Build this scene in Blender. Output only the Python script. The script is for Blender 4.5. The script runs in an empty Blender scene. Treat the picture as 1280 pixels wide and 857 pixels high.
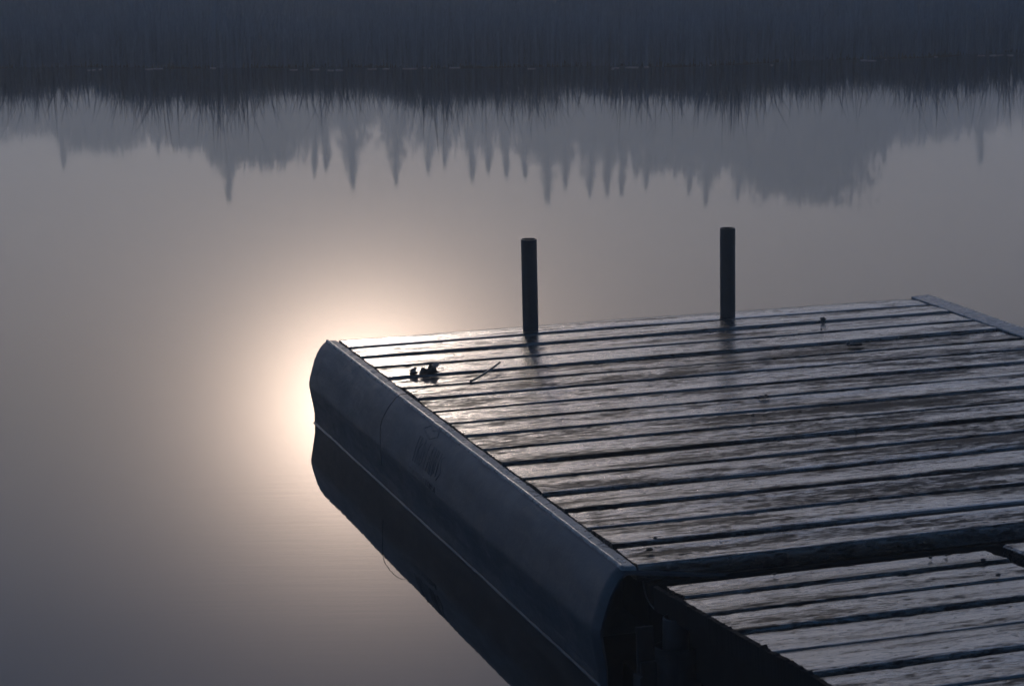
import bpy, bmesh, math, random
import numpy as np
from mathutils import Vector, Matrix

R = math.radians
random.seed(11)
rng = np.random.default_rng(11)
scene = bpy.context.scene
COL = scene.collection

# ------------------------------------------------------------------ camera, sky, sun, exposure
DECK_Z = 0.25                      # deck height over the water (water is z = 0)
CAM_Z = 1.391 + DECK_Z
cam_d = bpy.data.cameras.new("camera")
cam = bpy.data.objects.new("camera", cam_d)
COL.objects.link(cam)
cam_d.sensor_width = 36.0
cam_d.lens = 2910.0 / 1280.0 * 36.0
cam_d.clip_start = 0.1
cam_d.clip_end = 3000
cam.matrix_world = (Matrix.Translation((0, 0, CAM_Z)) @ Matrix.Rotation(R(90 - 11.59), 4, 'X')
                    @ Matrix.Rotation(R(-0.5), 4, 'Z'))
cam_d.dof.use_dof = True
cam_d.dof.focus_distance = 6.2
cam_d.dof.aperture_fstop = 18
scene.camera = cam

GLOW_A, GLOW_B = 470.0, 30.0
SUN_EL, SUN_AZ = 13.1, -3.7       # degrees; azimuth from +Y towards +X
world = bpy.data.worlds.new("World")
scene.world = world
world.use_nodes = True
wt = world.node_tree
wt.nodes.clear()
w_out = wt.nodes.new("ShaderNodeOutputWorld")
w_bg = wt.nodes.new("ShaderNodeBackground")
w_sky = wt.nodes.new("ShaderNodeTexSky")
w_sky.sky_type = 'NISHITA'
w_sky.sun_disc = False
w_sky.sun_elevation = R(SUN_EL)
w_sky.sun_rotation = R(SUN_AZ)
w_sky.air_density = 1.0
w_sky.dust_density = 0.4
w_sky.ozone_density = 2.0
w_hsv = wt.nodes.new("ShaderNodeHueSaturation")
w_hsv.inputs["Saturation"].default_value = 0.9
wt.links.new(w_sky.outputs[0], w_hsv.inputs["Color"])
w_tint = wt.nodes.new("ShaderNodeMix")
w_tint.data_type = 'RGBA'; w_tint.blend_type = 'MULTIPLY'
w_tint.inputs[0].default_value = 1.0
w_tint.inputs[7].default_value = (.04, .075, .13, 1)       # cold morning air
wt.links.new(w_hsv.outputs[0], w_tint.inputs[6])
# the sun's aureole in the fog: forward scattering round the sun's direction, part of the sky itself
sun_vec = (math.sin(R(SUN_AZ)) * math.cos(R(SUN_EL)), math.cos(R(SUN_AZ)) * math.cos(R(SUN_EL)), math.sin(R(SUN_EL)))
def wmath(op, a, b=0.0):
    m = wt.nodes.new("ShaderNodeMath"); m.operation = op
    for i, x in enumerate((a, b)):
        if hasattr(x, "links"): wt.links.new(x, m.inputs[i])
        else: m.inputs[i].default_value = x
    return m.outputs[0]
w_tc = wt.nodes.new("ShaderNodeTexCoord")
w_dist = wt.nodes.new("ShaderNodeVectorMath"); w_dist.operation = 'DISTANCE'
w_nrm = wt.nodes.new("ShaderNodeVectorMath"); w_nrm.operation = 'NORMALIZE'
wt.links.new(w_tc.outputs["Generated"], w_nrm.inputs[0])
wt.links.new(w_nrm.outputs[0], w_dist.inputs[0])
w_dist.inputs[1].default_value = sun_vec
def lobe(width_deg, amp, p=-1.5):
    q = wmath('DIVIDE', w_dist.outputs["Value"], R(width_deg))
    return wmath('MULTIPLY', wmath('POWER', wmath('ADD', wmath('MULTIPLY', q, q), 1.0), p), amp)
w_glow = wmath('ADD', lobe(3.4, GLOW_A, -2.5), lobe(8.0, GLOW_B, -2.0))
w_gcol = wt.nodes.new("ShaderNodeVectorMath"); w_gcol.operation = 'SCALE'
w_gcol.inputs[0].default_value = (1.0, .75, .585)
wt.links.new(w_glow, w_gcol.inputs["Scale"])
w_add = wt.nodes.new("ShaderNodeVectorMath"); w_add.operation = 'ADD'
w_fog = wt.nodes.new("ShaderNodeVectorMath"); w_fog.operation = 'ADD'      # even grey blue fog overhead
w_skb = wt.nodes.new("ShaderNodeVectorMath"); w_skb.operation = 'SCALE'
wt.links.new(w_tint.outputs[2], w_skb.inputs[0])
wt.links.new(wmath('SUBTRACT', 1.0, wmath('MULTIPLY', w_dist.outputs["Value"], .50)), w_skb.inputs["Scale"])
wt.links.new(w_skb.outputs[0], w_fog.inputs[0])
w_fcol = wt.nodes.new("ShaderNodeVectorMath"); w_fcol.operation = 'SCALE'
w_fcol.inputs[0].default_value = (12.4, 10.0, 8.4)
w_sep = wt.nodes.new("ShaderNodeSeparateXYZ")
wt.links.new(w_nrm.outputs[0], w_sep.inputs[0])
w_zen = wt.nodes.new("ShaderNodeVectorMath"); w_zen.operation = 'SCALE'                                          # fog thins overhead: bluer
w_zen.inputs[0].default_value = (.3, .6, 1.2)
w_up = wmath('MAXIMUM', w_sep.outputs["Z"], 0.0)
wt.links.new(wmath('MULTIPLY', wmath('MULTIPLY', w_up, w_up), wmath('SUBTRACT', 1.0, wmath('MULTIPLY', w_dist.outputs["Value"], .50))), w_zen.inputs["Scale"])
w_lowf = wmath('MAXIMUM', wmath('SUBTRACT', 2.9, wmath('MULTIPLY', w_up, 9.0)), .05)
wt.links.new(wmath('MULTIPLY', w_lowf, wmath('SUBTRACT', 1.0, wmath('MULTIPLY', w_dist.outputs["Value"], .50))), w_fcol.inputs["Scale"])   # brighter on the sun's side
w_low = wt.nodes.new("ShaderNodeVectorMath"); w_low.operation = 'ADD'
w_blue = wt.nodes.new("ShaderNodeVectorMath"); w_blue.operation = 'ADD'
w_back = wmath('MULTIPLY', wmath('MULTIPLY', wmath('MULTIPLY', w_dist.outputs["Value"], w_dist.outputs["Value"]), wmath('SUBTRACT', 2.0, w_dist.outputs["Value"])), .80)   # cold blue at the sides and overhead, dimmed behind to darken near faces
wt.links.new(w_fcol.outputs[0], w_low.inputs[0])
wt.links.new(w_low.outputs[0], w_blue.inputs[0])
w_bscl = wt.nodes.new("ShaderNodeVectorMath"); w_bscl.operation = 'SCALE'
w_bscl.inputs[0].default_value = (.8, 5.6, 13.5)
wt.links.new(wmath('MULTIPLY', w_back, wmath('POWER', wmath('SUBTRACT', 1.0, w_up), 1.3)), w_bscl.inputs["Scale"])
wt.links.new(w_bscl.outputs[0], w_blue.inputs[1]); wt.links.new(w_zen.outputs[0], w_low.inputs[1])
w_mid = wt.nodes.new("ShaderNodeVectorMath"); w_mid.operation = 'SCALE'           # bluer band of sky above the fog bank
w_mid.inputs[0].default_value = (3.0, 42.0, 130.0)
w_z1 = wmath('MULTIPLY', wmath('MAXIMUM', wmath('SUBTRACT', w_up, .21), 0.0), wmath('MAXIMUM', wmath('SUBTRACT', .64, w_up), 0.0))
wt.links.new(wmath('MULTIPLY', w_z1, wmath('SUBTRACT', 1.0, wmath('MULTIPLY', w_dist.outputs["Value"], .50))), w_mid.inputs["Scale"])
w_m2 = wt.nodes.new("ShaderNodeVectorMath"); w_m2.operation = 'ADD'
wt.links.new(w_blue.outputs[0], w_m2.inputs[0]); wt.links.new(w_mid.outputs[0], w_m2.inputs[1])
wt.links.new(w_m2.outputs[0], w_fog.inputs[1])
wt.links.new(w_fog.outputs[0], w_add.inputs[0]); wt.links.new(w_gcol.outputs[0], w_add.inputs[1])
wt.links.new(w_add.outputs[0], w_bg.inputs["Color"])
w_bg.inputs["Strength"].default_value = 0.10
wt.links.new(w_bg.outputs[0], w_out.inputs["Surface"])

sun_d = bpy.data.lights.new("sun", 'SUN')
sun_d.energy = 0.8
sun_d.angle = R(1.6)
sun_d.color = (1.0, 0.87, 0.74)
sun = bpy.data.objects.new("sun", sun_d)
COL.objects.link(sun)
sdir = Vector((math.sin(R(SUN_AZ)) * math.cos(R(SUN_EL)), math.cos(R(SUN_AZ)) * math.cos(R(SUN_EL)), math.sin(R(SUN_EL))))
sun.rotation_euler = sdir.to_track_quat('Z', 'Y').to_euler()
sun.location = sdir * 60

scene.view_settings.view_transform = 'Standard'
scene.view_settings.look = 'None'
scene.view_settings.exposure = -0.68
scene.view_settings.gamma = 1.0
scene.view_settings.use_curve_mapping = False
scene.render.engine = 'CYCLES'
scene.cycles.use_denoising = True
scene.cycles.max_bounces = 6
scene.cycles.diffuse_bounces = 2
scene.cycles.glossy_bounces = 3
scene.cycles.volume_bounces = 2
scene.cycles.sample_clamp_indirect = 6.0
scene.cycles.caustics_reflective = False
scene.cycles.caustics_refractive = False

# ------------------------------------------------------------------ helpers
def tag(o, label=None, cat=None, group=None, kind=None):
    if label: o["label"] = label
    if cat: o["category"] = cat
    if group: o["group"] = group
    if kind: o["kind"] = kind
    return o

def empty(name, loc=(0, 0, 0), rz=0.0):
    o = bpy.data.objects.new(name, None)
    o.location = loc
    o.rotation_euler = (0, 0, rz)
    o.empty_display_size = 0.1
    COL.objects.link(o)
    return o

def link(name, me, mat=None, parent=None, smooth=False):
    if mat: me.materials.append(mat)
    if smooth: me.polygons.foreach_set("use_smooth", [True] * len(me.polygons))
    o = bpy.data.objects.new(name, me)
    COL.objects.link(o)
    if parent: o.parent = parent
    return o

class MB:
    def __init__(self):
        self.v, self.f = [], []
    def add(self, vs, fs):
        n = len(self.v)
        self.v += [tuple(p) for p in vs]
        self.f += [tuple(i + n for i in f) for f in fs]
    def box(self, x0, x1, y0, y1, z0, z1, b=0.003):
        """box with small chamfers on the four edges along its longest axis"""
        d = [x1 - x0, y1 - y0, z1 - z0]
        ax = d.index(max(d))
        o = [i for i in range(3) if i != ax]
        lo, hi = (x0, y0, z0), (x1, y1, z1)
        b = min(b, d[o[0]] * .3, d[o[1]] * .3)
        a0, a1, c0, c1 = lo[o[0]], hi[o[0]], lo[o[1]], hi[o[1]]
        ring = [(a0 + b, c0), (a1 - b, c0), (a1, c0 + b), (a1, c1 - b), (a1 - b, c1), (a0 + b, c1), (a0, c1 - b), (a0, c0 + b)]
        vs = []
        for t in (lo[ax], hi[ax]):
            for p in ring:
                q = [0, 0, 0]; q[ax] = t; q[o[0]], q[o[1]] = p
                vs.append(q)
        fs = [(i, (i + 1) % 8, 8 + (i + 1) % 8, 8 + i) for i in range(8)]
        fs += [tuple(range(7, -1, -1)), tuple(range(8, 16))]
        self.add(vs, fs)
    def tube(self, pts, r, n=10, cap=True):
        pts = [Vector(p) for p in pts]
        rs = r if isinstance(r, (list, tuple)) else [r] * len(pts)
        vs, fs = [], []
        up = Vector((0, 0, 1))
        for i, p in enumerate(pts):
            t = (pts[min(i + 1, len(pts) - 1)] - pts[max(i - 1, 0)]).normalized()
            a = t.cross(up) if abs(t.dot(up)) < .98 else t.cross(Vector((1, 0, 0)))
            a.normalize(); b = t.cross(a)
            for k in range(n):
                th = 2 * math.pi * k / n
                vs.append(p + (a * math.cos(th) + b * math.sin(th)) * rs[i])
        for i in range(len(pts) - 1):
            for k in range(n):
                fs.append((i * n + k, i * n + (k + 1) % n, (i + 1) * n + (k + 1) % n, (i + 1) * n + k))
        if cap:
            fs.append(tuple(range(n - 1, -1, -1)))
            fs.append(tuple((len(pts) - 1) * n + k for k in range(n)))
        self.add(vs, fs)
    def pipe(self, c, r, wall, z0, z1, n=32, lean=(0, 0)):
        """open pipe: outer wall, inner wall, ring at the top and bottom"""
        vs, fs = [], []
        prof = [(r, z0), (r, z1 - .0015), (r - .0015, z1), (r - wall + .001, z1), (r - wall, z1 - .001), (r - wall, z0)]
        for rr, z in prof:
            for k in range(n):
                th = 2 * math.pi * k / n
                vs.append((c[0] + rr * math.cos(th) + lean[0] * (z - z0), c[1] + rr * math.sin(th) + lean[1] * (z - z0), z))
        m = len(prof)
        for i in range(m):
            for k in range(n):
                fs.append((i * n + k, i * n + (k + 1) % n, ((i + 1) % m) * n + (k + 1) % n, ((i + 1) % m) * n + k))
        self.add(vs, fs)
    def mesh(self, name):
        me = bpy.data.meshes.new(name)
        me.from_pydata(self.v, [], self.f)
        me.update()
        return me
    def build(self, name, mat=None, parent=None, smooth=False):
        return link(name, self.mesh(name), mat, parent, smooth)

def fast_mesh(name, verts, quads=None, tris=None):
    """numpy arrays straight into a mesh"""
    me = bpy.data.meshes.new(name)
    loops, starts, tot = [], [], 0
    if quads is not None and len(quads):
        loops.append(quads.ravel()); starts.append(np.arange(len(quads)) * 4); tot = len(quads) * 4
    if tris is not None and len(tris):
        loops.append(tris.ravel()); starts.append(tot + np.arange(len(tris)) * 3)
    loops = np.concatenate(loops).astype(np.int32); starts = np.concatenate(starts).astype(np.int32)
    me.vertices.add(len(verts)); me.vertices.foreach_set("co", np.asarray(verts, np.float32).ravel())
    me.loops.add(len(loops)); me.loops.foreach_set("vertex_index", loops)
    me.polygons.add(len(starts)); me.polygons.foreach_set("loop_start", starts)
    me.update(calc_edges=True)
    me.validate()
    return me

# ------------------------------------------------------------------ materials
class NT:
    def __init__(self, name):
        self.m = bpy.data.materials.new(name)
        self.m.use_nodes = True
        self.t = self.m.node_tree
        self.b = self.t.nodes["Principled BSDF"]
    def n(self, kind, **kw):
        nd = self.t.nodes.new(kind)
        for k, v in kw.items():
            if hasattr(nd, k): setattr(nd, k, v)
            else: nd.inputs[k].default_value = v
        return nd
    def l(self, a, b): self.t.links.new(a, b)
    def coords(self, scale, rnd=True):
        tc = self.n("ShaderNodeTexCoord")
        mp = self.n("ShaderNodeMapping")
        mp.inputs["Scale"].default_value = scale
        self.l(tc.outputs["Object"], mp.inputs["Vector"])
        return mp.outputs[0]
    def noise(self, vec, scale, detail=4, rough=.55, dist=0.0):
        nz = self.n("ShaderNodeTexNoise")
        nz.inputs["Scale"].default_value = scale
        nz.inputs["Detail"].default_value = detail
        nz.inputs["Roughness"].default_value = rough
        nz.inputs["Distortion"].default_value = dist
        if vec is not None: self.l(vec, nz.inputs["Vector"])
        return nz.outputs["Fac"]
    def ramp(self, fac, stops):
        r = self.n("ShaderNodeValToRGB")
        el = r.color_ramp.elements
        while len(el) < len(stops): el.new(0.5)
        for e, (p, c) in zip(el, stops):
            e.position = p
            e.color = (c, c, c, 1) if not hasattr(c, "__len__") else (*c, 1)
        self.l(fac, r.inputs[0])
        return r.outputs[0]
    def math(self, op, a, b):
        m = self.n("ShaderNodeMath", operation=op)
        for i, x in enumerate((a, b)):
            if hasattr(x, "links"): self.l(x, m.inputs[i])
            else: m.inputs[i].default_value = x
        return m.outputs[0]
    def bump(self, height, strength, distance, normal=None):
        b = self.n("ShaderNodeBump")
        b.inputs["Strength"].default_value = strength
        b.inputs["Distance"].default_value = distance
        self.l(height, b.inputs["Height"])
        if normal is not None: self.l(normal, b.inputs["Normal"])
        return b.outputs[0]

def mat_plain(name, col, rough=.6, metal=0.0, var=.35, nscale=30, bump=.2, bdist=.001, spec=.5):
    t = NT(name)
    v = t.coords((1, 1, 1))
    f = t.noise(v, nscale, 5, .6)
    c = t.ramp(f, [(.3, tuple(x * (1 - var) for x in col)), (.7, tuple(x * (1 + var) for x in col))])
    t.l(c, t.b.inputs["Base Color"])
    r = t.ramp(t.noise(v, nscale * .4, 3), [(.3, max(.05, rough - .12)), (.7, min(1, rough + .12))])
    t.l(r, t.b.inputs["Roughness"])
    t.b.inputs["Metallic"].default_value = metal
    t.b.inputs["Specular IOR Level"].default_value = spec
    t.l(t.bump(f, bump, bdist), t.b.inputs["Normal"])
    return t.m

def mat_wood():
    t = NT("wet_weathered_wood")
    info = t.n("ShaderNodeObjectInfo")
    tc = t.n("ShaderNodeTexCoord")
    off = t.n("ShaderNodeVectorMath", operation='SCALE')
    off.inputs[0].default_value = (37.0, 0.0, 91.0)
    t.l(info.outputs["Random"], off.inputs["Scale"])
    add = t.n("ShaderNodeVectorMath", operation='ADD')
    t.l(tc.outputs["Object"], add.inputs[0]); t.l(off.outputs[0], add.inputs[1])
    def mp(s):
        m = t.n("ShaderNodeMapping"); m.inputs["Scale"].default_value = s
        t.l(add.outputs[0], m.inputs["Vector"]); return m.outputs[0]
    grain = t.noise(mp((8, 42, 42)), 1.0, 6, .7, .3)       # long fibres
    fine = t.noise(mp((34, 110, 110)), 1.0, 4, .7, .2)
    streak = t.noise(mp((1.3, 13, 13)), 1.0, 4, .55, .5)       # wide wet and dry streaks
    blot = t.noise(mp((13, 44, 44)), 1.0, 6, .7, .7)           # flaked and puddled patches
    speck = t.noise(mp((38, 85, 85)), 1.0, 2, .5)
    pits = t.ramp(speck, [(.29, 0.0), (.33, 1.0)])
    crack = t.ramp(t.noise(mp((1.6, 42, 42)), 1.0, 2, .5, .3), [(.27, 0.0), (.30, 1.0)])
    wet = t.math('ADD', t.math('ADD', t.math('MULTIPLY', streak, .30), t.math('MULTIPLY', fine, .30)), t.math('MULTIPLY', blot, .14))
    wet = t.math('ADD', wet, t.math('MULTIPLY', t.math('SUBTRACT', info.outputs["Random"], .5), .05))      # some boards hold more dew
    wet = t.ramp(t.math('ADD', wet, t.math('MULTIPLY', grain, .26)), [(.455, 0.0), (.525, 1.0)])
    knot = t.n("ShaderNodeTexVoronoi"); t.l(mp((1.7, 7.3, 7.3)), knot.inputs["Vector"]); knot.inputs["Scale"].default_value = 1.0
    pits = t.math('MULTIPLY', pits, t.ramp(t.math('ADD', knot.outputs["Distance"], t.math('MULTIPLY', blot, .06)), [(.085, 0.05), (.115, 1.0)]))
    dry_c = t.ramp(grain, [(.36, (.004, .004, .005)), (.50, (.010, .011, .0125)), (.64, (.028, .029, .032))])
    wet_c = t.ramp(grain, [(.36, (.004, .004, .005)), (.50, (.012, .011, .011)), (.64, (.030, .028, .026))])
    cm = t.n("ShaderNodeMix", data_type='RGBA')
    t.l(wet, cm.inputs[0]); t.l(dry_c, cm.inputs[6]); t.l(wet_c, cm.inputs[7])
    mix = t.n("ShaderNodeMix", data_type='RGBA', blend_type='MULTIPLY')
    mix.inputs[0].default_value = 1.0
    t.l(cm.outputs[2], mix.inputs[6])
    t.l(t.math('MULTIPLY', pits, crack), mix.inputs[7])
    t.l(mix.outputs[2], t.b.inputs["Base Color"])
    r = t.math('ADD', t.math('MULTIPLY', wet, -.25), .45)
    r = t.math('ADD', r, t.math('MULTIPLY', t.math('SUBTRACT', fine, .5), .30))
    t.l(r, t.b.inputs["Roughness"])
    spec = t.math('MULTIPLY', t.math('ADD', t.math('MULTIPLY', wet, .70), .03), t.math('MULTIPLY', pits, crack))
    t.l(spec, t.b.inputs["Specular IOR Level"])
    t.l(t.math('MULTIPLY', wet, 1.0), t.b.inputs["Coat Weight"])          # film of dew
    t.b.inputs["Coat Roughness"].default_value = .14
    t.b.inputs["Coat IOR"].default_value = 1.75
    hgt = t.math('ADD', t.math('MULTIPLY', grain, 1.0), t.math('MULTIPLY', fine, .22))
    hgt = t.math('ADD', hgt, t.math('MULTIPLY', t.math('MULTIPLY', pits, crack), .7))
    hgt = t.math('ADD', hgt, t.math('MULTIPLY', blot, .6))
    t.l(t.bump(hgt, .9, .0026), t.b.inputs["Normal"])
    t.l(t.bump(hgt, .9, .0012), t.b.inputs["Coat Normal"])
    return t.m

def mat_water():
    t = NT("lake_water")
    t.b.inputs["Base Color"].default_value = (.004, .006, .008, 1)
    t.b.inputs["Roughness"].default_value = 0.0
    t.b.inputs["IOR"].default_value = 1.333
    tc = t.n("ShaderNodeTexCoord")
    def mp(s):
        m = t.n("ShaderNodeMapping"); m.inputs["Scale"].default_value = s
        t.l(tc.outputs["Object"], m.inputs["Vector"]); return m.outputs[0]
    a = t.noise(mp((.5, 1.6, 1)), 1.0, 2, .5)
    b = t.noise(mp((3, 34, 1)), 1.0, 3, .55)
    hgt = t.math('ADD', t.math('MULTIPLY', a, .0004), t.math('MULTIPLY', b, .0002))
    t.l(t.bump(hgt, 1.0, .25), t.b.inputs["Normal"])
    return t.m

def mat_float():
    t = NT("moulded_plastic")
    v = t.coords((1, 1, 1))
    f = t.noise(v, 9, 6, .6)
    fine = t.noise(v, 130, 4, .65)
    scr = t.noise(t.coords((60, 4, 60)), 1.0, 3, .6, .4)
    scuff = t.noise(t.coords((30, 9, 30)), 1.0, 7, .7, .8)
    c = t.ramp(t.math('ADD', t.math('MULTIPLY', f, .5), t.math('MULTIPLY', scuff, .5)), [(.36, (.018, .024, .032)), (.50, (.034, .043, .054)), (.62, (.052, .062, .074))])
    t.l(c, t.b.inputs["Base Color"])
    r = t.ramp(scuff, [(.35, .34), (.65, .55)])
    t.l(r, t.b.inputs["Roughness"])
    t.b.inputs["Specular IOR Level"].default_value = .45
    hgt = t.math('ADD', t.math('MULTIPLY', fine, .22), t.math('ADD', f, t.math('MULTIPLY', scuff, .35)))
    t.l(t.bump(hgt, .5, .004), t.b.inputs["Normal"])
    return t.m

def mat_leafy(name, lo, hi, scale, rough=.7):
    t = NT(name)
    if hasattr(scale, '__len__'): v, scale = t.coords(scale), 1.0
    else: v = t.coords((1, 1, 1))
    f = t.noise(v, scale, 3, .6)
    t.l(t.ramp(f, [(.3, lo), (.7, hi)]), t.b.inputs["Base Color"])
    t.b.inputs["Roughness"].default_value = rough
    t.b.inputs["Specular IOR Level"].default_value = .2
    return t.m

M_WOOD = mat_wood()
M_WATER = mat_water()
M_FLOAT = mat_float()
M_STEEL = mat_plain("galvanised_steel", (.012, .016, .022), .42, .1, .25, 40, .15)
M_RUST = mat_plain("rusty_steel", (.012, .014, .018), .7, .0, .4, 45, .4, .001, .15)
M_FRAME = mat_plain("dark_frame_timber", (.008, .008, .009), .9, 0, .4, 12, .3, .001, .1)
M_RIM = mat_plain("scuffed_rim_plastic", (.20, .20, .20), .30, 0, .35, 60, .5, .0015)
M_LEAF = mat_plain("wet_dead_leaf", (.018, .014, .011), .45, 0, .5, 120, .3)
M_TWIG = mat_plain("pale_twig", (.09, .075, .06), .5, 0, .4, 150, .4)
M_CORD = mat_plain("dark_cord", (.02, .02, .022), .6, 0, .2, 200, .2)
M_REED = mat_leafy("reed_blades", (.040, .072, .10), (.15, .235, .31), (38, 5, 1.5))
M_SOIL = mat_leafy("marsh_ground", (.020, .020, .014), (.045, .042, .026), .5, .9)
M_NEEDLE = mat_leafy("spruce_needles", (.060, .068, .055), (.10, .112, .09), .7)
M_BROAD = mat_leafy("broad_leaves", (.065, .072, .055), (.11, .118, .09), .6)
M_BARK = mat_plain("bark", (.07, .06, .05), .85, 0, .35, 8, .6, .01)

# ------------------------------------------------------------------ setting: water, ground, air
EXT = 380.0
mb = MB()
mb.add([(-EXT, -60, 0), (EXT, -60, 0), (EXT, EXT, 0), (-EXT, EXT, 0)], [(0, 1, 2, 3)])
tag(mb.build("water", M_WATER), kind="structure")

SHORE = [(-60, 24.0), (-30, 22.3), (-16, 21.2), (-7.08, 19.95), (-4.31, 19.75), (-2.12, 19.52), (0.02, 19.34), (1.34, 19.32),
         (2.02, 19.49), (3.08, 19.87), (4.49, 20.40), (7.76, 21.34), (14, 22.9), (30, 26), (60, 31)]
SX = np.array([p[0] for p in SHORE]); SY = np.array([p[1] for p in SHORE])
def shore(x): return np.interp(x, SX, SY)

def build_ground():
    xs = np.concatenate([np.linspace(-EXT, -20, 20), np.linspace(-18, 18, 120), np.linspace(20, EXT, 20)])
    off = np.array([-.15, .0, .12, .35, .8, 1.6, 3, 6, 12, 25, 50, 100, 200, 350])
    zz = np.array([-.06, -.012, .012, .03, .04, .05, .06, .08, .12, .2, .35, .6, .9, 1.2])
    V = []
    for i, o in enumerate(off):
        for x in xs:
            w = .09 * math.sin(x * 3.1) + .06 * math.sin(x * 7.7 + 1) + .04 * math.sin(x * 17 + 2)
            y = float(shore(x)) + o + (w if i < 6 else w * .3)
            V.append((x, min(y, EXT - 1 + o * .001), zz[i] + (random.uniform(-.006, .006) if i > 2 else 0)))
    n = len(xs)
    F = [(i * n + j, i * n + j + 1, (i + 1) * n + j + 1, (i + 1) * n + j) for i in range(len(off) - 1) for j in range(n - 1)]
    m = MB(); m.add(V, F)
    tag(m.build("ground", M_SOIL, None, True), kind="structure")
build_ground()

hz = bpy.data.materials.new("morning_haze")
hz.use_nodes = True
ht = hz.node_tree
ht.nodes.clear()
h_out = ht.nodes.new("ShaderNodeOutputMaterial")
h_vol = ht.nodes.new("ShaderNodeVolumePrincipled")
h_vol.inputs["Color"].default_value = (.86, .94, 1.0, 1)
h_vol.inputs["Density"].default_value = 0.0074
h_vol.inputs["Anisotropy"].default_value = 0.6
ht.links.new(h_vol.outputs[0], h_out.inputs["Volume"])
mb = MB()
E2 = EXT + 20
mb.add([(-E2, -E2, -1.2), (E2, -E2, -1.2), (E2, E2, -1.2), (-E2, E2, -1.2), (-E2, -E2, 42), (E2, -E2, 42), (E2, E2, 42), (-E2, E2, 42)],
       [(3, 2, 1, 0), (4, 5, 6, 7), (0, 1, 5, 4), (1, 2, 6, 5), (2, 3, 7, 6), (3, 0, 4, 7)])
tag(mb.build("haze", hz), kind="stuff")

# ------------------------------------------------------------------ floating dock
# dock frame: x runs along the planks, y = -v runs towards the viewer, origin at the far left plank corner
YAW = R(18.392)
DOCK = (-0.5232, 6.8627, 0.0)
dock = empty("floating_dock", DOCK, YAW)
tag(dock, "large wet plank dock with moulded dark float along its left edge", "dock")
W = 1.918
EDGES = [0.0, .1395, .2813, .4263, .576, .7216, .8661, 1.0108, 1.1528, 1.2951, 1.442, 1.5871, 1.7334, 1.88, 2.0238, 2.1709, 2.3197, 2.4643]
T = .036

def plank(v0, v1, u0, u1, ztop, parent, mat=M_WOOD, th=T, rough_end=.0, gap=(.008, .016)):
    """one weathered board along x: worn rounded edges, cupped top, a slight tilt"""
    g0, g1 = random.uniform(*gap) / 2, random.uniform(*gap) / 2
    a, b = v0 + g0, v1 - g1
    w = b - a
    cup = random.choice((-1, -1, -1, 1)) * random.uniform(.0010, .0030)
    tilt = random.gauss(.010, .010)
    lift = random.uniform(-.0015, .0015)
    r = random.uniform(.003, .006)
    prof = [(0, -th), (0, -r), (.18 * r, -.5 * r), (.5 * r, -.18 * r), (r, 0)]
    k = 9
    prof += [(r + (w - 2 * r) * i / k, 0) for i in range(1, k)]
    prof += [(w - r, 0), (w - .5 * r, -.18 * r), (w - .18 * r, -.5 * r), (w, -r), (w, -th)]
    n = max(2, int((u1 - u0) / .011))
    ph = [random.uniform(0, 6.28) for _ in range(6)]
    vs, fs = [], []
    m = len(prof)
    chips = [(random.uniform(u0, u1), random.choice((0, 1)), random.uniform(.006, .022), random.uniform(.001, .0035)) for _ in range(9)]
    for j in range(n + 1):
        x = u0 + (u1 - u0) * j / n
        bow = .0012 * math.sin(x * 2.1 + ph[0]) + .0006 * math.sin(x * 7 + ph[1])
        tw = tilt + .003 * math.sin(x * 1.7 + ph[2])
        c = cup * (1 + .4 * math.sin(x * 2.7 + ph[3]))
        for q, (y, z) in enumerate(prof):
            s = (y / w - .5) * 2
            zz = ztop + z + lift + (c * (1 - s * s) if z > -th + 1e-6 else 0) + tw * (y - w / 2) + bow
            yy = y
            edge = 0 if q < m / 2 else 1
            for cx, ce, cl, cd in chips:
                if ce == edge and abs(x - cx) < cl and (q < 6 or q > m - 7):
                    d = cd * (1 - ((x - cx) / cl) ** 2)
                    yy += d if edge == 0 else -d
                    if z > -th + 1e-6: zz -= d * .3
            xx = x
            if j in (0, n) and rough_end: xx += random.uniform(-rough_end, rough_end)
            vs.append((xx, -(a + yy), zz))
    for j in range(n):
        for q in range(m):
            q2 = (q + 1) % m
            fs.append((j * m + q, j * m + q2, (j + 1) * m + q2, (j + 1) * m + q))
    fs.append(tuple(range(m - 1, -1, -1))); fs.append(tuple(n * m + q for q in range(m)))
    mb = MB(); mb.add(vs, fs)
    o = mb.build("plank", mat, parent, True)
    o.data.set_sharp_from_angle(angle=R(38))
    return o

for i in range(17):
    gap = (.003, .005) if i in (7,) else (.012, .021)
    plank(EDGES[i], EDGES[i + 1], random.uniform(-.001, .002), W - random.uniform(0, .003), DECK_Z, dock, gap=gap)

# frame under the planks
for u in (.10, .66, 1.24, 1.82):
    mb = MB(); mb.box(u - .02, u + .02, -2.445, -.02, .06, DECK_Z - T - .003); mb.build("joist", M_FRAME, dock)
mb = MB(); mb.box(.02, W - .02, -2.4635, -2.448, .02, DECK_Z - T - .004); mb.build("end_beam", M_FRAME, dock)
mb = MB(); mb.box(.02, W - .02, -.018, -.003, .02, DECK_Z - T - .004); mb.build("end_beam", M_FRAME, dock)

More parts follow.
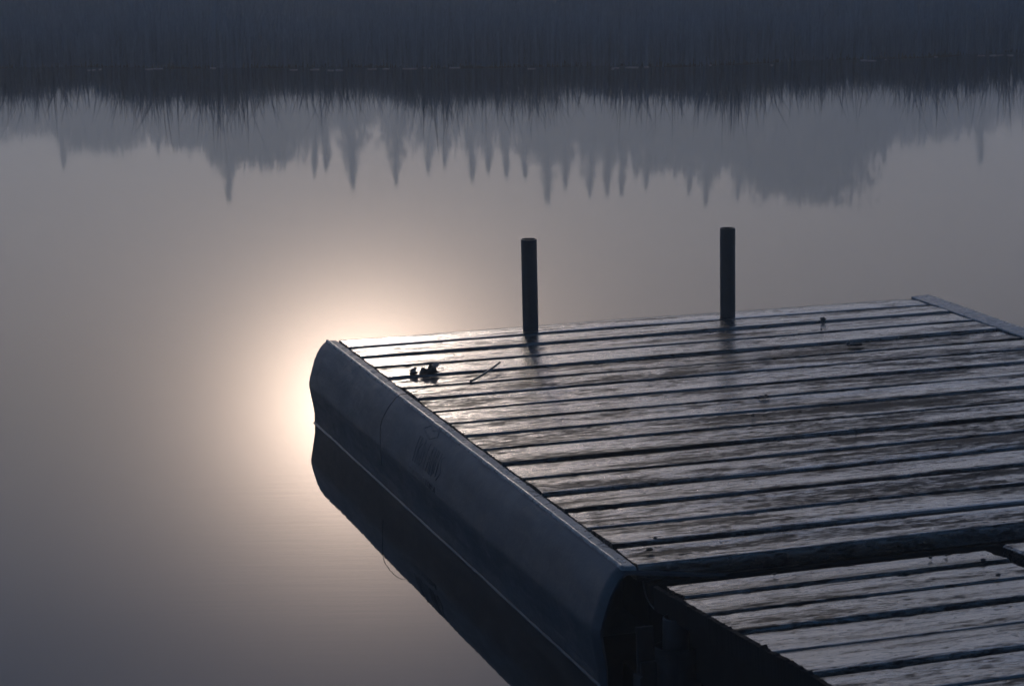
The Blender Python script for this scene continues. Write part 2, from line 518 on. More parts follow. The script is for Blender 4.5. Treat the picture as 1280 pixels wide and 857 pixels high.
# moulded float: cross section (u, z) swept along the side
FP = [(-.080, -.16), (-.080, 0.0), (-.0805, .030), (-.084, .052), (-.090, .085), (-.0945, .112), (-.0950, .120), (-.0938, .128), (-.089, .148), (-.0815, .172),
      (-.0755, .192), (-.0655, .213), (-.054, .231), (-.045, .240), (-.037, .2455)]
def swept(profile, v0, v1, mirror=False, round_end=.0, steps=120, jitter=.0):
    n = steps; m = len(profile)
    vs, fs = [], []
    for j in range(n + 1):
        v = v0 + (v1 - v0) * j / n
        e = min(v - v0, v1 - v)
        k = 0
        if e < round_end: k = round_end - math.sqrt(max(0, round_end ** 2 - (round_end - e) ** 2))
        for (u, z) in profile:
            wob = jitter * (math.sin(v * 9 + z * 20) + .6 * math.sin(v * 23 + 1 + z * 11))
            uu = u + k * .8 + wob
            zz = z - (k * .5 if z > .12 else 0)
            if mirror: uu = W - uu
            vs.append((uu, -v, zz))
    for j in range(n):
        for q in range(m - 1):
            f = (j * m + q, j * m + q + 1, (j + 1) * m + q + 1, (j + 1) * m + q)
            fs.append(f if mirror else f[::-1])
    return vs, fs, m, n
def make_float(mirror):
    prof = FP + [(-.004, .2455 - .004), (.40, DECK_Z - T - .03), (.40, -.16)]
    vs, fs, m, n = swept(prof, -.012, 2.462, mirror, .012, 160, .0009)
    # close underside and ends
    for j in range(n): fs.append((j * m + m - 1, j * m, (j + 1) * m, (j + 1) * m + m - 1))
    fs.append(tuple(range(m)))
    # near end shaped hollow so it goes dark: thin rim, walls, recessed face
    base = n * m
    cu = sum(vs[base + q][0] for q in range(m)) / m; cz = sum(vs[base + q][2] for q in range(m)) / m
    for dv, inset in ((0, .006), (.30, .012)):
        for q in range(m):
            x, y, z = vs[base + q]
            L = math.hypot(cu - x, cz - z)
            vs.append((x + (cu - x) / L * inset, y + dv, z + (cz - z) / L * inset))
    for k in range(2):
        for q in range(m):
            f = (base + k * m + q, base + k * m + (q + 1) % m, base + (k + 1) * m + (q + 1) % m, base + (k + 1) * m + q)
            fs.append(f)
    fs.append(tuple(base + 2 * m + q for q in range(m)))
    mb = MB(); mb.add(vs, fs)
    o = mb.build("float", M_FLOAT, dock, True)
    o.data.set_sharp_from_angle(angle=R(50))
    # worn lip on top of the float
    lip = [(-.0375, .2425), (-.0385, .2465), (-.0365, .2500), (-.0330, .2520), (-.0290, .2505), (-.0265, .2490), (-.0080, .2485), (-.0055, .2470), (-.0055, .2400)]
    if mirror: lip = [(u * (2.0 if u < -.02 else 1) + (.0 if u < -.02 else 0), z + .004) for u, z in lip]
    vs, fs, m, n = swept(lip, .002, 2.458, mirror, 0, 220, .0005)
    vs = [(x + random.gauss(0, .0004), y, z + random.gauss(0, .0004)) for x, y, z in vs]
    fs.append(tuple(range(m))); fs.append(tuple(n * m + q for q in range(m - 1, -1, -1)))
    for j in range(n): fs.append((j * m + m - 1, j * m, (j + 1) * m, (j + 1) * m + m - 1))
    mb = MB(); mb.add(vs, fs)
    mb.build("lip", M_RIM, o, True)
    return o
float_l = make_float(False)
float_r = make_float(True)

# water clinging to the left float: the bright line along the waterline
vs, fs, m, n = swept([(-.0806, .0045), (-.0817, .0026), (-.0835, .0011), (-.0858, .0004)], .006, 2.456, False, 0, 200, .0004)
mb = MB(); mb.add([(p[0] + random.gauss(0, .0003), p[1], p[2]) for p in vs], fs)
mb.build("waterline", M_WATER, float_l, True)

# moulded mark on the shoulder of the float: an emblem over two rows of worn raised strokes
def shoulder(s):
    """point and outward normal at arc position s (0 = lip, 1 = ridge) of the float section"""
    P = FP[::-1][:10]
    t = s * (len(P) - 1); i = min(int(t), len(P) - 2); f = t - i
    u = P[i][0] * (1 - f) + P[i + 1][0] * f; z = P[i][1] * (1 - f) + P[i + 1][1] * f
    d = Vector((P[i + 1][0] - P[i][0], 0, P[i + 1][1] - P[i][1])).normalized()
    return u, z, Vector((d.z, 0, -d.x)) * 1.0
def stroke(mb, p, q, w=.0030, hgt=.0005):
    """raised bar from (s, v) to (s, v) on the shoulder"""
    k = 4; ring = []
    for i in range(k + 1):
        s = p[0] + (q[0] - p[0]) * i / k; v = p[1] + (q[1] - p[1]) * i / k
        u, z, nrm = shoulder(s)
        if nrm.x > 0: nrm = -nrm
        dv = q[1] - p[1]; ds = (q[0] - p[0]) * .16
        L = math.hypot(dv, ds) or 1
        sd = ds / L; vd = dv / L
        tan = Vector((-nrm.z, 0, nrm.x))
        c = Vector((u, -v, z))
        side = (tan * vd + Vector((0, 1, 0)) * sd) * w / 2
        ring += [c - side - nrm * .001, c - side * .6 + nrm * hgt, c + side * .6 + nrm * hgt, c + side - nrm * .001]
    fs = []
    for i in range(k):
        for a in range(4):
            fs.append((i * 4 + a, i * 4 + (a + 1) % 4, (i + 1) * 4 + (a + 1) % 4, (i + 1) * 4 + a))
    fs += [(3, 2, 1, 0), (k * 4, k * 4 + 1, k * 4 + 2, k * 4 + 3)]
    mb.add(ring, fs)
mb = MB()
glyphs = [  # coarse strokes in a unit cell (across, up), read along the float
    [((0, 1), (1, 1)), ((.5, 1), (.5, 0))], [((0, 0), (0, 1)), ((0, 1), (.8, .8)), ((.8, .8), (0, .5)), ((.2, .5), (.9, 0))],
    [((.1, 0), (.1, 1)), ((.1, 1), (.9, .6)), ((.9, .6), (.9, .2)), ((.9, .2), (.1, 0))], [((.5, 0), (.5, 1))],
    [((0, 0), (.5, 1)), ((.5, 1), (1, 0)), ((.2, .4), (.8, .4))], [((0, 0), (0, 1)), ((0, 1), (.9, 0)), ((.9, 0), (.9, 1))],
    [((0, 1), (0, .1)), ((0, .1), (.9, .1)), ((.9, .1), (.9, 1))], [((.9, 1), (0, .8)), ((0, .8), (.9, .3)), ((.9, .3), (0, 0))]]
for i, g in enumerate(glyphs):
    for (a, b) in g:
        va = 1.095 + i * .031
        f = lambda p: (.66 - p[1] * .33, va + p[0] * .022)
        stroke(mb, f(a), f(b))
for i in range(10):
    g = glyphs[(i * 3 + 1) % 8]
    for (a, b) in g:
        va = 1.10 + i * .023
        f = lambda p: (.90 - p[1] * .15, va + p[0] * .015)
        stroke(mb, f(a), f(b), .0020, .0004)
for a, b in [((.22, 1.10), (.05, 1.13)), ((.05, 1.13), (.16, 1.16)), ((.16, 1.16), (.04, 1.19)), ((.04, 1.19), (.2, 1.215)), ((.2, 1.215), (.3, 1.17)), ((.3, 1.17), (.22, 1.10))]:
    stroke(mb, a, b, .003, .0008)
o = mb.build("moulded_mark", M_FLOAT, float_l)
_b = bmesh.new(); _b.from_mesh(o.data); bmesh.ops.recalc_face_normals(_b, faces=_b.faces); _b.to_mesh(o.data); _b.free()
tag(o, "worn raised emblem over two rows of unreadable moulded letters")

# ------------------------------------------------------------------ gangway (second section, hinged and rising towards the viewer)
GT = 4.336
gang = empty("gangway", (DOCK[0] + (-.007 * math.cos(YAW) + 2.547 * math.sin(YAW)), DOCK[1] + (-.007 * math.sin(YAW) - 2.547 * math.cos(YAW)), 0.0), YAW)
gang.location.z = DECK_Z - .015
gang.rotation_euler = (-R(GT), 0, YAW)
tag(gang, "narrow plank ramp rising from the near end of the dock, in the lower right corner", "gangway")
GE = [0.002, .117, .255, .406, .565, .724, .872, 1.02, 1.168, 1.316, 1.464]
for i in range(len(GE) - 1):
    plank(GE[i], GE[i + 1], (.028 if i == 0 else .004) + random.uniform(-.004, .004), .742 + random.uniform(-.004, .003), 0.0, gang, rough_end=.003, gap=(.014, .022))
def side_board():
    mb = MB()
    mb.box(.790, .945, -1.46, -.004, -.03, .004, .005)
    o = mb.build("side_board", M_WOOD, gang)
    return o
side_board()
# black ragged strip covering the plank ends along the ramp's left edge
def ragged_strip():
    rr = random.Random(5); vs, fs = [], []
    n = 240
    for j in range(n + 1):
        y = -.02 - 1.44 * j / n
        top = .001 + abs(rr.gauss(0, .0012)) + (.004 if .35 < j / n < .5 else 0) * rr.random()
        x = -.004 + rr.uniform(-.0004, .0004)
        vs += [(x, y, -.045), (x - .001, y, top), (x + .007 + rr.uniform(0, .003), y, top + .001), (x + .006, y, -.045)]
    for j in range(n):
        for q in range(4):
            fs.append((j * 4 + q, j * 4 + (q + 1) % 4, (j + 1) * 4 + (q + 1) % 4, (j + 1) * 4 + q))
    fs += [(3, 2, 1, 0), (n * 4, n * 4 + 1, n * 4 + 2, n * 4 + 3)]
    mb = MB(); mb.add(vs, fs)
    o = mb.build("edge_strip", M_FRAME, gang)
    tag(o, "ragged black strip along the ramp's left edge")
ragged_strip()
for u in (.045, .37, .70):
    mb = MB(); mb.box(u - .018, u + .018, -1.46, -.012, -.16, -T - .003); mb.build("joist", M_FRAME, gang)
mb = MB(); mb.box(.03, .73, -.0105, -.0015, -.14, -T - .004); mb.build("end_beam", M_FRAME, gang)

# pipe sleeve with its bracket below the ramp's left edge, and the pipe standing in it
def gl(x, y, z): return (x, y, z)
sl = (.004, -.118)
mb = MB(); mb.pipe(sl, .045, .004, -.34, -.094); sleeve = mb.build("pipe_sleeve", M_RUST, gang, True)
sleeve.data.set_sharp_from_angle(angle=R(40))
mb = MB()
mb.box(-.074, -.040, -.122, -.112, -.24, -.12, .002)
mb.box(-.066, -.030, -.082, -.074, -.19, -.06, .002)
mb.box(-.082, -.070, -.136, -.098, -.175, -.145, .002)
mb.build("bracket", M_RUST, sleeve)

def world_dock(u, v, z):
    return (DOCK[0] + u * math.cos(YAW) + v * math.sin(YAW), DOCK[1] + u * math.sin(YAW) - v * math.cos(YAW), z)

def pipe_post(loc, z0, z1, r, label, lean):
    t = empty("pipe_post", (loc[0], loc[1], 0))
    tag(t, label, "post", "steel pipe posts holding the dock")
    mb = MB(); mb.pipe((0, 0), r, .0045, z0, z1, 40, lean)
    o = mb.build("pipe", M_STEEL, t, True); o.data.set_sharp_from_angle(angle=R(40))
    return t
p = world_dock(.594, .088, 0)
pipe_post(p, -.6, DECK_Z + .283, .0241, "bare steel pipe on the dock's far plank, left of the two, nearer the leaves", (-.013, 0))
p = world_dock(1.246, .088, 0)
pipe_post(p, -.6, DECK_Z + .279, .0241, "bare steel pipe on the dock's far plank, the right one of the two", (-.011, 0))
# the planks are notched round the posts: a dark rubber collar in each hole
p = world_dock(-.003, 2.664, 0)
pipe_post(p, -.5, .205, .026, "short dark pipe inside a wider sleeve under the ramp's left edge", (0, 0))

# thin wire sagging between the dock corner and the ramp
def curve_tube(name, pts, r, mat, label=None, cat=None, parent=None, sub=8, n=6):
    P = [Vector(p) for p in pts]; out = []
    for i in range(len(P) - 1):
        p0, p1, p2, p3 = P[max(i - 1, 0)], P[i], P[i + 1], P[min(i + 2, len(P) - 1)]
        for k in range(sub):
            t = k / sub
            out.append(.5 * ((2 * p1) + (p2 - p0) * t + (2 * p0 - 5 * p1 + 4 * p2 - p3) * t * t + (3 * p1 - p0 - 3 * p2 + p3) * t ** 3))
    out.append(P[-1])
    mb = MB(); mb.tube(out, r, n)
    o = mb.build(name, mat, parent, True)
    if label: tag(o, label, cat)
    return o
curve_tube("wire", [world_dock(.012, 2.452, .215), world_dock(.000, 2.50, .198), world_dock(-.006, 2.56, .190), world_dock(.002, 2.61, .192), world_dock(.030, 2.63, .196)], .0014, M_STEEL,
           "thin wire sagging in the gap between the dock corner and the ramp", "wire")

# ------------------------------------------------------------------ small things lying on the boards
def leaf_mesh(L, Wd, curl, lobes, seed):
    rr = random.Random(seed)
    nu, nv = 14, 8
    mb = MB(); vs = []
    for i in range(nu + 1):
        s = i / nu
        wid = Wd * (math.sin(math.pi * min(1, s * 1.02)) ** .7) * (1 + .35 * math.sin(lobes * s * 6.28 + seed)) * .5 + .0004
        for j in range(nv + 1):
            t = j / nv * 2 - 1
            y = t * wid
            ang = curl * (abs(t) ** 1.3) * (1 + .5 * math.sin(s * 5 + seed))
            z = wid * abs(t) * math.sin(ang) + .2 * L * curl * (s - .5) ** 2 + .0012 * rr.random()
            y *= math.cos(ang * .8)
            vs.append(((s - .5) * L, y, z))
    fs = [(i * (nv + 1) + j, i * (nv + 1) + j + 1, (i + 1) * (nv + 1) + j + 1, (i + 1) * (nv + 1) + j) for i in range(nu) for j in range(nv)]
    mb.add(vs, fs)
    return mb, min(p[2] for p in vs)

def leaf(u, v, L, Wd, curl, rz, label, seed, stem=True, flap=0, group="dead leaves on the dock", sink=.001):
    t = empty("dead_leaf", world_dock(u, v, DECK_Z + .0015), rz + YAW)
    tag(t, label, "leaf", group)
    mb, zmin = leaf_mesh(L, Wd, curl, 2.2, seed)
    mb.v = [(x, y, z - zmin - sink) for x, y, z in mb.v]
    b = mb.build("blade", M_LEAF, t, True)
    sd = b.modifiers.new("thickness", 'SOLIDIFY'); sd.thickness = .0009
    if flap:
        mb, _ = leaf_mesh(L * .75, Wd * .8, curl * .8, 1.5, seed + 3)
        a = R(flap)
        mb.v = [((x + L * .37) * math.cos(a) - L * .05, y + (z) * .5, (x + L * .37) * math.sin(a) + z * .3 + .002) for x, y, z in mb.v]
        f = mb.build("lobe", M_LEAF, t, True)
        sd = f.modifiers.new("thickness", 'SOLIDIFY'); sd.thickness = .0009
    if stem:
        mb = MB(); mb.tube([(L * .48, 0, .004), (L * .62, .003, .006), (L * .78, .008, .003)], [.0012, .001, .0008], 6)
        mb.build("stem", M_LEAF, t, True)
    return t
leaf(.074, .562, .026, .034, .9, .3, "small curled dead leaf at the left of the pair by the dock's left edge", 2, False, 50)
leaf(.118, .570, .062, .046, .7, .0, "larger curled dead leaf with a raised lobe, right of the pair near the twig", 5, True, 38)
leaf(1.402, .640, .060, .050, .35, .1, "flat ragged dead leaf lying on the boards at the dock's right side", 7, False, 0)
leaf(.868, 1.165, .040, .022, .4, .2, "small dark leaf scrap on the boards in front of the right pipe", 9, False, 0)
leaf(1.468, .288, .026, .020, .9, .8, "small crumpled leaf across a gap beyond the flat ragged leaf", 12, False, 35)

def bit(loc, s, label, seed, cat="debris", group="crumbs of bark on the boards"):
    rr = random.Random(seed)
    vs, fs = [], []
    n, m = 8, 5
    for i in range(m + 1):
        th = math.pi * i / m
        for k in range(n):
            ph = 2 * math.pi * k / n
            f = s * (1 + rr.uniform(-.35, .3))
            vs.append((f * 1.4 * math.sin(th) * math.cos(ph), f * .9 * math.sin(th) * math.sin(ph), f * .7 * math.cos(th) + s * .6))
    for i in range(m):
        for k in range(n):
            fs.append((i * n + k, i * n + (k + 1) % n, (i + 1) * n + (k + 1) % n, (i + 1) * n + k))
    mb = MB(); mb.add(vs, fs)
    o = mb.build("bark_crumb", M_LEAF)
    o.location = loc; o.rotation_euler = (0, 0, rr.uniform(0, 3))
    tag(o, label, cat, group)
def gw(u, v):
    return (gang.matrix_basis @ Vector((u, -v, .001)))[:]
bit(world_dock(.752, 1.350, DECK_Z + .001), .0042, "dark crumb of bark alone on the middle boards of the dock", 1)
bit(world_dock(1.41, .395, DECK_Z + .001), .0036, "tiny dark crumb between the crumpled leaf and the flat ragged leaf", 2)
bit(world_dock(.100, 2.30, DECK_Z + .001), .0042, "larger dark crumb in the near left corner of the dock", 3)
bit(world_dock(.058, 2.372, DECK_Z + .001), .005, "flat dark crumb at the very edge of the dock's nearest plank", 4)
bit(world_dock(.70, 1.62, DECK_Z + .001), .0035, "tiny crumb on the boards halfway down the dock", 5)
bit(gw(.60, .040), .0042, "left crumb of the two on the ramp's farthest plank", 6)
bit(gw(.640, .034), .0036, "right crumb of the two on the ramp's farthest plank", 7)
bit(gw(.685, .105), .0042, "dark crumb lodged in the ramp's first gap near its right end", 8)
bit(gw(.255, .030), .0036, "lone crumb near the middle of the ramp's farthest plank", 9)
bit(gw(.645, .235), .0042, "dark crumb on the ramp's second plank near the side board", 10)

tw = curve_tube("twig", [world_dock(.190, .722, DECK_Z + .005), world_dock(.232, .682, DECK_Z + .009), world_dock(.285, .618, DECK_Z + .013), world_dock(.332, .550, DECK_Z + .014)], .0032, M_TWIG,
                "short pale twig lying across two planks beside the curled leaves", "twig")
curve_tube("cord", [world_dock(.203, .712, DECK_Z + .008), world_dock(.16, .742, DECK_Z + .014), world_dock(.105, .760, DECK_Z + .017), world_dock(.05, .785, DECK_Z + .013),
                    world_dock(-.012, .812, .257), world_dock(-.042, .822, .256), world_dock(-.070, .834, .234), world_dock(-.091, .842, .206), world_dock(-.100, .846, .185), world_dock(-.103, .849, .15), world_dock(-.101, .852, .075)],
           .0010, M_CORD, "thin dark cord running from the twig over the dock's edge and down the float", "cord")

# ------------------------------------------------------------------ reeds along the far bank
def reeds():
    parts = []
    def band(n, d0, d1, x0, x1, h0, h1, w0, w1, power=1.0):
        x = rng.uniform(x0, x1, n)
        d = d0 + (d1 - d0) * rng.random(n) ** power
        clump = .75 + .5 * (.5 + .5 * np.sin(x * 2.3 + d) * np.sin(x * 5.1 + 1.7 * d + 1))
        h = rng.uniform(h0, h1, n) * clump
        parts.append((x, shore(x) + d + .06 * np.sin(x * 3.1) , h, rng.uniform(w0, w1, n)))
    band(56000, .02, 1.2, -14, 14, .14, .40, .004, .008)
    band(5600, .0, .5, -14, 14, .34, .56, .004, .008)
    band(400, .0, .4, -14, 14, .50, .74, .004, .007)
    band(100000, 1.0, 7, -16, 16, .2, .42, .005, .010)
    band(60000, 6, 22, -22, 22, .3, .55, .008, .016)
    band(9000, 20, 40, -28, 28, .4, .8, .02, .05)
    x = np.concatenate([p[0] for p in parts]); y = np.concatenate([p[1] for p in parts])
    h = np.concatenate([p[2] for p in parts]); w = np.concatenate([p[3] for p in parts])
    n = len(x)
    az = rng.uniform(0, 2 * np.pi, n); lean = np.abs(rng.normal(0, .13, n)) * h
    bend = rng.uniform(.2, 1.2, n) * lean
    fa = rng.uniform(-.9, .9, n)
    wx, wy = np.cos(fa) * w / 2, np.sin(fa) * w / 2
    lx, ly = np.cos(az) * lean, np.sin(az) * lean
    bx, by = np.cos(az) * bend, np.sin(az) * bend
    z0 = np.where(y - shore(x) > .1, .0, -.03)
    V = np.empty((n, 5, 3), np.float32)
    V[:, 0] = np.stack([x - wx, y - wy, z0], 1); V[:, 1] = np.stack([x + wx, y + wy, z0], 1)
    V[:, 2] = np.stack([x + lx * .5 + wx * .8, y + ly * .5 + wy * .8, h * .55], 1)
    V[:, 3] = np.stack([x + lx * .5 - wx * .8, y + ly * .5 - wy * .8, h * .55], 1)
    V[:, 4] = np.stack([x + lx + bx, y + ly + by, h], 1)
    b = np.arange(n)[:, None] * 5
    Q = b + np.array([[0, 1, 2, 3]]); Tt = b + np.array([[3, 2, 4]])
    me = fast_mesh("reeds", V.reshape(-1, 3), Q, Tt)
    o = link("reeds", me, M_REED)
    tag(o, kind="stuff")
    tag(o, "dense marsh reeds and grass along the far bank in haze", "reeds")
reeds()

# ------------------------------------------------------------------ trees of the far bank (seen upside down in the water)
def quads_from(centres, a, b):
    """quads centred on points with half-axes a and b"""
    n = len(centres)
    V = np.stack([centres - a - b, centres + a - b * .6, centres + a * .9 + b, centres - a * .9 + b * .7], 1)
    return V.reshape(-1, 3), np.arange(n * 4).reshape(n, 4)

def spruce(seed, h=10.0, base=.17, bare=.06):
    g = np.random.default_rng(seed)
    C, A, B = [], [], []
    lev = 84
    for i in range(lev):
        s = i / (lev - 1)
        z = h * (bare + (1 - bare) * s ** .95)
        rad = h * base * 3.0 * (1 - s) ** 1.0 * (.62 + .6 * g.random()) + .015
        q = .45 + .55 * min(1, (1 - s) * 2.2)
        nb = int(5 + 5 * (1 - s))
        for k in range(nb):
            az = g.uniform(0, 6.283); L = rad * g.uniform(.55, 1.12)
            m = max(3, int(L / .16))
            t = (np.arange(m) + g.random(m)) / m
            px = np.cos(az) * L * t; py = np.sin(az) * L * t
            pz = z - .32 * L * t + .12 * L * t * t + g.normal(0, .05, m)
            c = np.stack([px, py, pz], 1)
            d = np.stack([np.full(m, np.cos(az)), np.full(m, np.sin(az)), np.full(m, -.3)], 1) * (.16 + .06 * g.random((m, 1))) * q
            sidev = np.stack([np.full(m, -np.sin(az)), np.full(m, np.cos(az)), g.normal(-.2, .5, m)], 1) * ((.09 + .18 * (1 - t) * min(1, L))[:, None]) * q
            C.append(c); A.append(d); B.append(sidev)
    V, Q = quads_from(np.concatenate(C), np.concatenate(A), np.concatenate(B))
    crown = fast_mesh("crown", V, Q); crown.materials.append(M_NEEDLE)
    mb = MB(); mb.tube([(0, 0, -.3), (.03, .01, h * .35), (0, .02, h * .7), (0, 0, h * .995)], [h * .016, h * .012, h * .006, .012], 8)
    trunk = mb.mesh("trunk"); trunk.materials.append(M_BARK)
    return trunk, crown

def broadleaf(seed, h=10.0, wide=.30):
    g = np.random.default_rng(seed)
    C, mbt = [], MB()
    mbt.tube([(0, 0, -.3), (.1, .05, h * .3), (0, .1, h * .6)], [h * .022, h * .016, h * .010], 8)
    for k in range(36):
        az = g.uniform(0, 6.283); zz = g.uniform(.32, .90)
        rr = h * wide * math.sin(math.pi * min(1, (zz - .18) / .86)) ** .7 * g.uniform(.3, 1.0)
        c = np.array([np.cos(az) * rr, np.sin(az) * rr, h * zz])
        mbt.tube([(0, .05, h * max(.2, zz - .25)), tuple(c * np.array([.6, .6, 1]) - np.array([0, 0, .06 * h])), tuple(c)], [h * .008, h * .005, .01], 5)
        m = int(g.uniform(300, 480)); s = h * g.uniform(.045, .085)
        C.append(c + np.clip(g.normal(0, 1, (m, 3)), -1.7, 1.7) * np.array([s, s, s * .7]))
    C = np.concatenate(C); n = len(C)
    a = g.normal(0, 1, (n, 3)); a /= np.linalg.norm(a, axis=1)[:, None]
    b = np.cross(a, g.normal(0, 1, (n, 3))); b /= np.linalg.norm(b, axis=1)[:, None]
    V, Q = quads_from(C, a * .12, b * .075)
    V[:, 2] *= h / V[:, 2].max()
    crown = fast_mesh("crown", V, Q); crown.materials.append(M_BROAD)
    trunk = mbt.mesh("trunk"); trunk.materials.append(M_BARK)
    return trunk, crown

KINDS = {'s': [spruce(s, 10, b, .05) for s, b in ((1, .15), (2, .19), (3, .13), (4, .17))],      # spruce
         't': [spruce(s, 10, b, .10) for s, b in ((5, .075), (6, .09))],                        # thin spire
         'b': [broadleaf(s, 10, w) for s, w in ((7, .30), (8, .36), (9, .27))]}                 # broadleaf
# azimuth (deg), slope of the tip's reflection, kind, label
TREES = [
 (-12.1, .1118, 'b', "low rounded tree mirrored at the left end of the far treeline"),
 (-11.5, .1095, 'b', "lowest bushy tree mirrored between the left end and the first spruce"),
 (-10.92, .1217, 's', "first pointed spruce from the left in the mirrored treeline"),
 (-10.13, .1190, 'b', "bushy tree just right of the first spruce from the left in the reflection"),
 (-9.75, .1165, 's', "squat spruce right of the bushy tree at the left of the reflection"),
 (-8.63, .1174, 't', "slim lone spire left of the broad dark clump in the reflection"),
 (-7.95, .1180, 'b', "broadleaf tree at the left foot of the broad dark clump in the reflection"),
 (-7.40, .1205, 'b', "dense tree left of the tallest left hand spruce in the reflection"),
 (-6.96, .1378, 's', "tall spruce whose mirrored tip reaches lowest on the left half of the water"),
 (-6.45, .1270, 'b', "rounded tree touching the right side of the tall left spruce in the reflection"),
 (-6.02, .1250, 'b', "last rounded tree at the right of the broad left clump in the reflection"),
 (-5.70, .1200, 'b', "small tree closing the broad left clump in the reflection"),
 (-4.84, .1279, 't', "left of two close thin spires mirrored right of the broad left clump"),
 (-4.54, .1262, 't', "right of two close thin spires mirrored right of the broad left clump"),
 (-3.90, .1337, 's', "sharp narrow spruce mirrored alone, left of the sun's warm glow"),
 (-2.83, .1323, 's', "sharp narrow spruce mirrored alone, straight above the dock's far left corner"),
 (-2.04, .1276, 's', "low spruce with a ragged top right of the lone sharp spruces in the reflection"),
 (-1.62, .1253, 's', "shortest spruce mirrored left of the left pipe"),
 (-.95, .1313, 's', "broad pointed spruce mirrored left of the left pipe"),
 (-.55, .1279, 't', "thin spire beside the broad pointed spruce left of the left pipe"),
 (-.10, .1298, 't', "thin spire mirrored straight left of the left pipe's top"),
 (.37, .1302, 's', "narrow spruce mirrored straight above the left pipe"),
 (.92, .1414, 's', "tall spruce mirrored just right of the left pipe, the lowest reaching of its cluster"),
 (1.36, .1348, 's', "spruce right of the tall one by the left pipe in the reflection"),
 (1.96, .1380, 's', "spruce mirrored midway between the two pipes, wider of the pair there"),
 (2.39, .1380, 't', "thin spire midway between the two pipes in the reflection"),
 (2.75, .1373, 't', "thinnest spire, with a knobbed tip, right of the middle between the pipes"),
 (3.10, .1301, 's', "short spruce in the gap left of the right pipe's treetops"),
 (3.36, .1346, 's', "leaning edge spruce left of the bright notch in the mirrored treeline"),
 (4.15, .1290, 'b', "rounded tree right of the bright notch in the mirrored treeline"),
 (4.41, .1370, 's', "spruce mirrored left of the right pipe"),
 (4.82, .1422, 's', "tall spruce mirrored just left of the right pipe's top"),
 (5.27, .1325, 'b', "rounded tree mirrored straight above the right pipe"),
 (5.61, .1387, 's', "spruce mirrored between the right pipe and the great round crown"),
 (5.96, .1345, 's', "shorter spruce at the left edge of the great round crown"),
 (6.75, .1444, 'b', "great round crowned tree, the largest of the mirrored treeline"),
 (7.74, .1353, 's', "spruce at the right edge of the great round crown in the reflection"),
 (8.20, .1287, 'b', "first tree of the slope falling right of the great round crown"),
 (8.58, .1255, 'b', "second tree of the slope falling right of the great round crown"),
 (9.25, .1180, 'b', "faint low tree mirrored above the dock's far right corner"),
 (10.02, .1167, 'b', "fainter low tree mirrored right of the dock's far right corner"),
 (10.68, .1145, 'b', "faintest rounded tree near the right end of the mirrored treeline"),
 (11.46, .1238, 's', "hazy spruce alone at the right end of the mirrored treeline"),
]
for i, (az, sl_, k, lab) in enumerate(TREES):
    D = 250 + 26 * random.random()
    if az > 8.8: D += 45
    H = sl_ * D - CAM_Z
    t = empty("broadleaf_tree" if k == 'b' else "spruce_tree", (D * math.sin(R(az)), D * math.cos(R(az)), .25), random.uniform(0, 6.28))
    tag(t, lab, "tree", "misty trees on the far bank")
    tr, cr = KINDS[k][i % len(KINDS[k])]
    s = H / 10.0
    wd = s * (random.uniform(.55, .8) if k == 'b' and not lab.startswith("great") else random.uniform(.9, 1.1))
    for nm, me in (("trunk", tr), ("crown", cr)):
        c = bpy.data.objects.new(nm, me); COL.objects.link(c); c.parent = t
    t.scale = (wd, wd, s)

# undergrowth that fills the foot of the wood: one uncountable mass
# (azimuth, slope) of the wood's ragged top
FILL = [(-14.25, 0.1062), (-12.38, 0.1066), (-11.42, 0.1011), (-10.88, 0.1115), (-10.47, 0.1016), (-10.12, 0.1129), (-9.53, 0.1081), (-8.95, 0.1067), (-8.38, 0.1103), (-8.1, 0.1173), (-7.43, 0.1176), (-6.85, 0.1247), (-6.07, 0.1216), (-5.67, 0.1149), (-5.08, 0.1144), (-4.29, 0.1119), (-3.5, 0.1104), (-3.11, 0.1115), (-2.33, 0.1158), (-1.94, 0.1211), (-1.54, 0.1177), (-1.14, 0.1196), (-0.55, 0.1197), (0.04, 0.118), (0.63, 0.1243), (1.23, 0.1258), (1.62, 0.12), (2.21, 0.1259), (2.81, 0.1218), (3.2, 0.1183), (3.59, 0.1149), (3.89, 0.1114), (4.18, 0.1166), (4.58, 0.1224), (5.17, 0.1235), (5.76, 0.1224), (6.35, 0.123), (7.14, 0.123), (7.71, 0.121), (8.29, 0.119), (8.77, 0.118), (9.05, 0.1145), (10.01, 0.1136), (10.96, 0.1114), (12.48, 0.111), (14.72, 0.1103)]
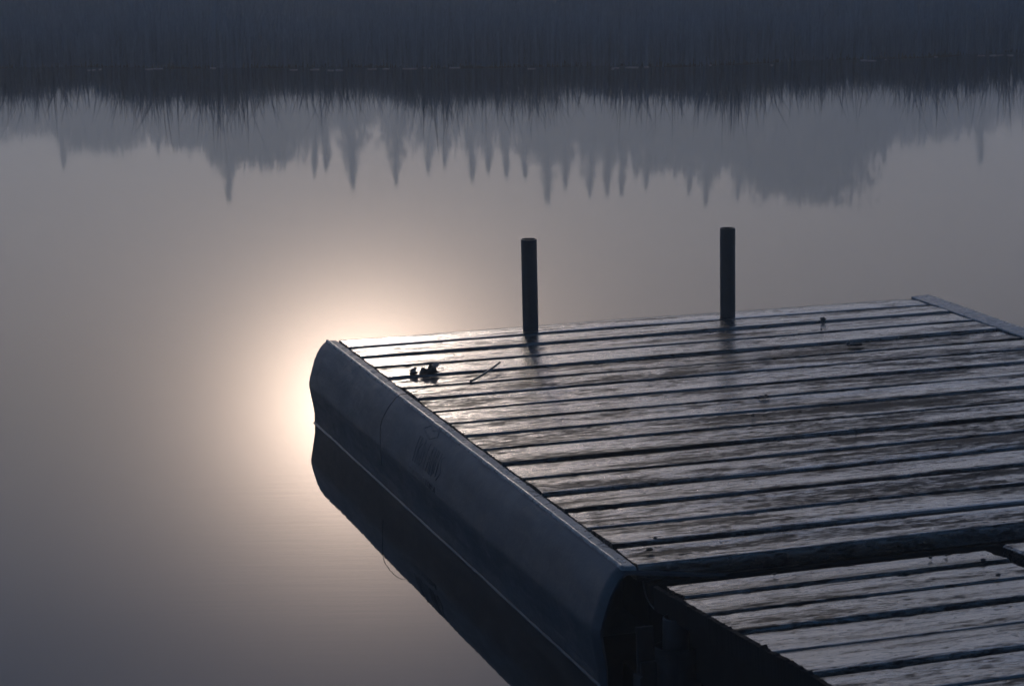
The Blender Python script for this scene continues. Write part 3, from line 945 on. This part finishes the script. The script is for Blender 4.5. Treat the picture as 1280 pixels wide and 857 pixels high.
def undergrowth():
    g = np.random.default_rng(77)
    n = 130000
    az = np.radians(g.uniform(-17, 17, n)); D = g.uniform(250, 285, n)
    fa = np.array(FILL)
    deg = np.degrees(az)
    spike = np.zeros(n)                                  # pointed conifer tops along the mass
    p = -17.0
    while p < 17:
        w_, h_ = g.uniform(.12, .42), g.uniform(.002, .011)
        spike = np.maximum(spike, h_ * np.clip(1 - np.abs(deg - p) / w_, 0, 1))
        p += g.uniform(.12, .55)
    top = (np.interp(deg, fa[:, 0], fa[:, 1]) - .0035 + spike) * D - CAM_Z
    top = top * (1 - .04 * g.random(n) ** 2)
    z = top * g.random(n) ** .8 + np.clip(g.normal(0, .2, n), -.4, .4)
    sz = (.30 + 1.3 * np.clip(1 - z / top, 0, 1))[:, None]
    C = np.stack([D * np.sin(az), D * np.cos(az), np.maximum(z, .2)], 1)
    a = g.normal(0, 1, (n, 3)); a /= np.linalg.norm(a, axis=1)[:, None]
    b = np.cross(a, g.normal(0, 1, (n, 3))); b /= np.linalg.norm(b, axis=1)[:, None]
    V, Q = quads_from(C, (a * .52 * sz), (b * .32 * sz))
    o = link("undergrowth", fast_mesh("undergrowth", V, Q), M_BROAD)
    tag(o, "dense hazy undergrowth at the foot of the far trees", "undergrowth", kind="stuff")
undergrowth()

# broken line of flat pale flecks on the water along the reeds
def flecks():
    g = random.Random(21); mb = MB()
    x = -8.5
    while x < 8.5:
        L = g.choice((.02, .03, .05, .08, .12)) * g.uniform(.6, 1.4)
        if g.random() < .6:
            y = float(shore(x)) - .10 - .10 * g.random() - .09 * math.sin(x * 3.1)
            w = g.uniform(.006, .030); n = 8; top = []
            for i in range(n):
                a = 6.2832 * i / n
                top.append((x + L * .5 * math.cos(a) * g.uniform(.7, 1.1), y + w * math.sin(a) * g.uniform(.5, 1.2), .004 + .004 * g.random()))
            mb.add(top + [(p[0], p[1], -.004) for p in top], [tuple(range(n))] + [(i, i + n, (i + 1) % n + n, (i + 1) % n) for i in range(n)])
        x += L * .7 + g.choice((.02, .05, .2, .5)) * g.random()
    o = mb.build("floating_flecks", mat_plain("pale_flecks", (.26, .28, .30), .5, 0, .3, 20, .4))
    tag(o, "broken line of pale flecks on the water along the reeds", "flecks", kind="stuff")
flecks()
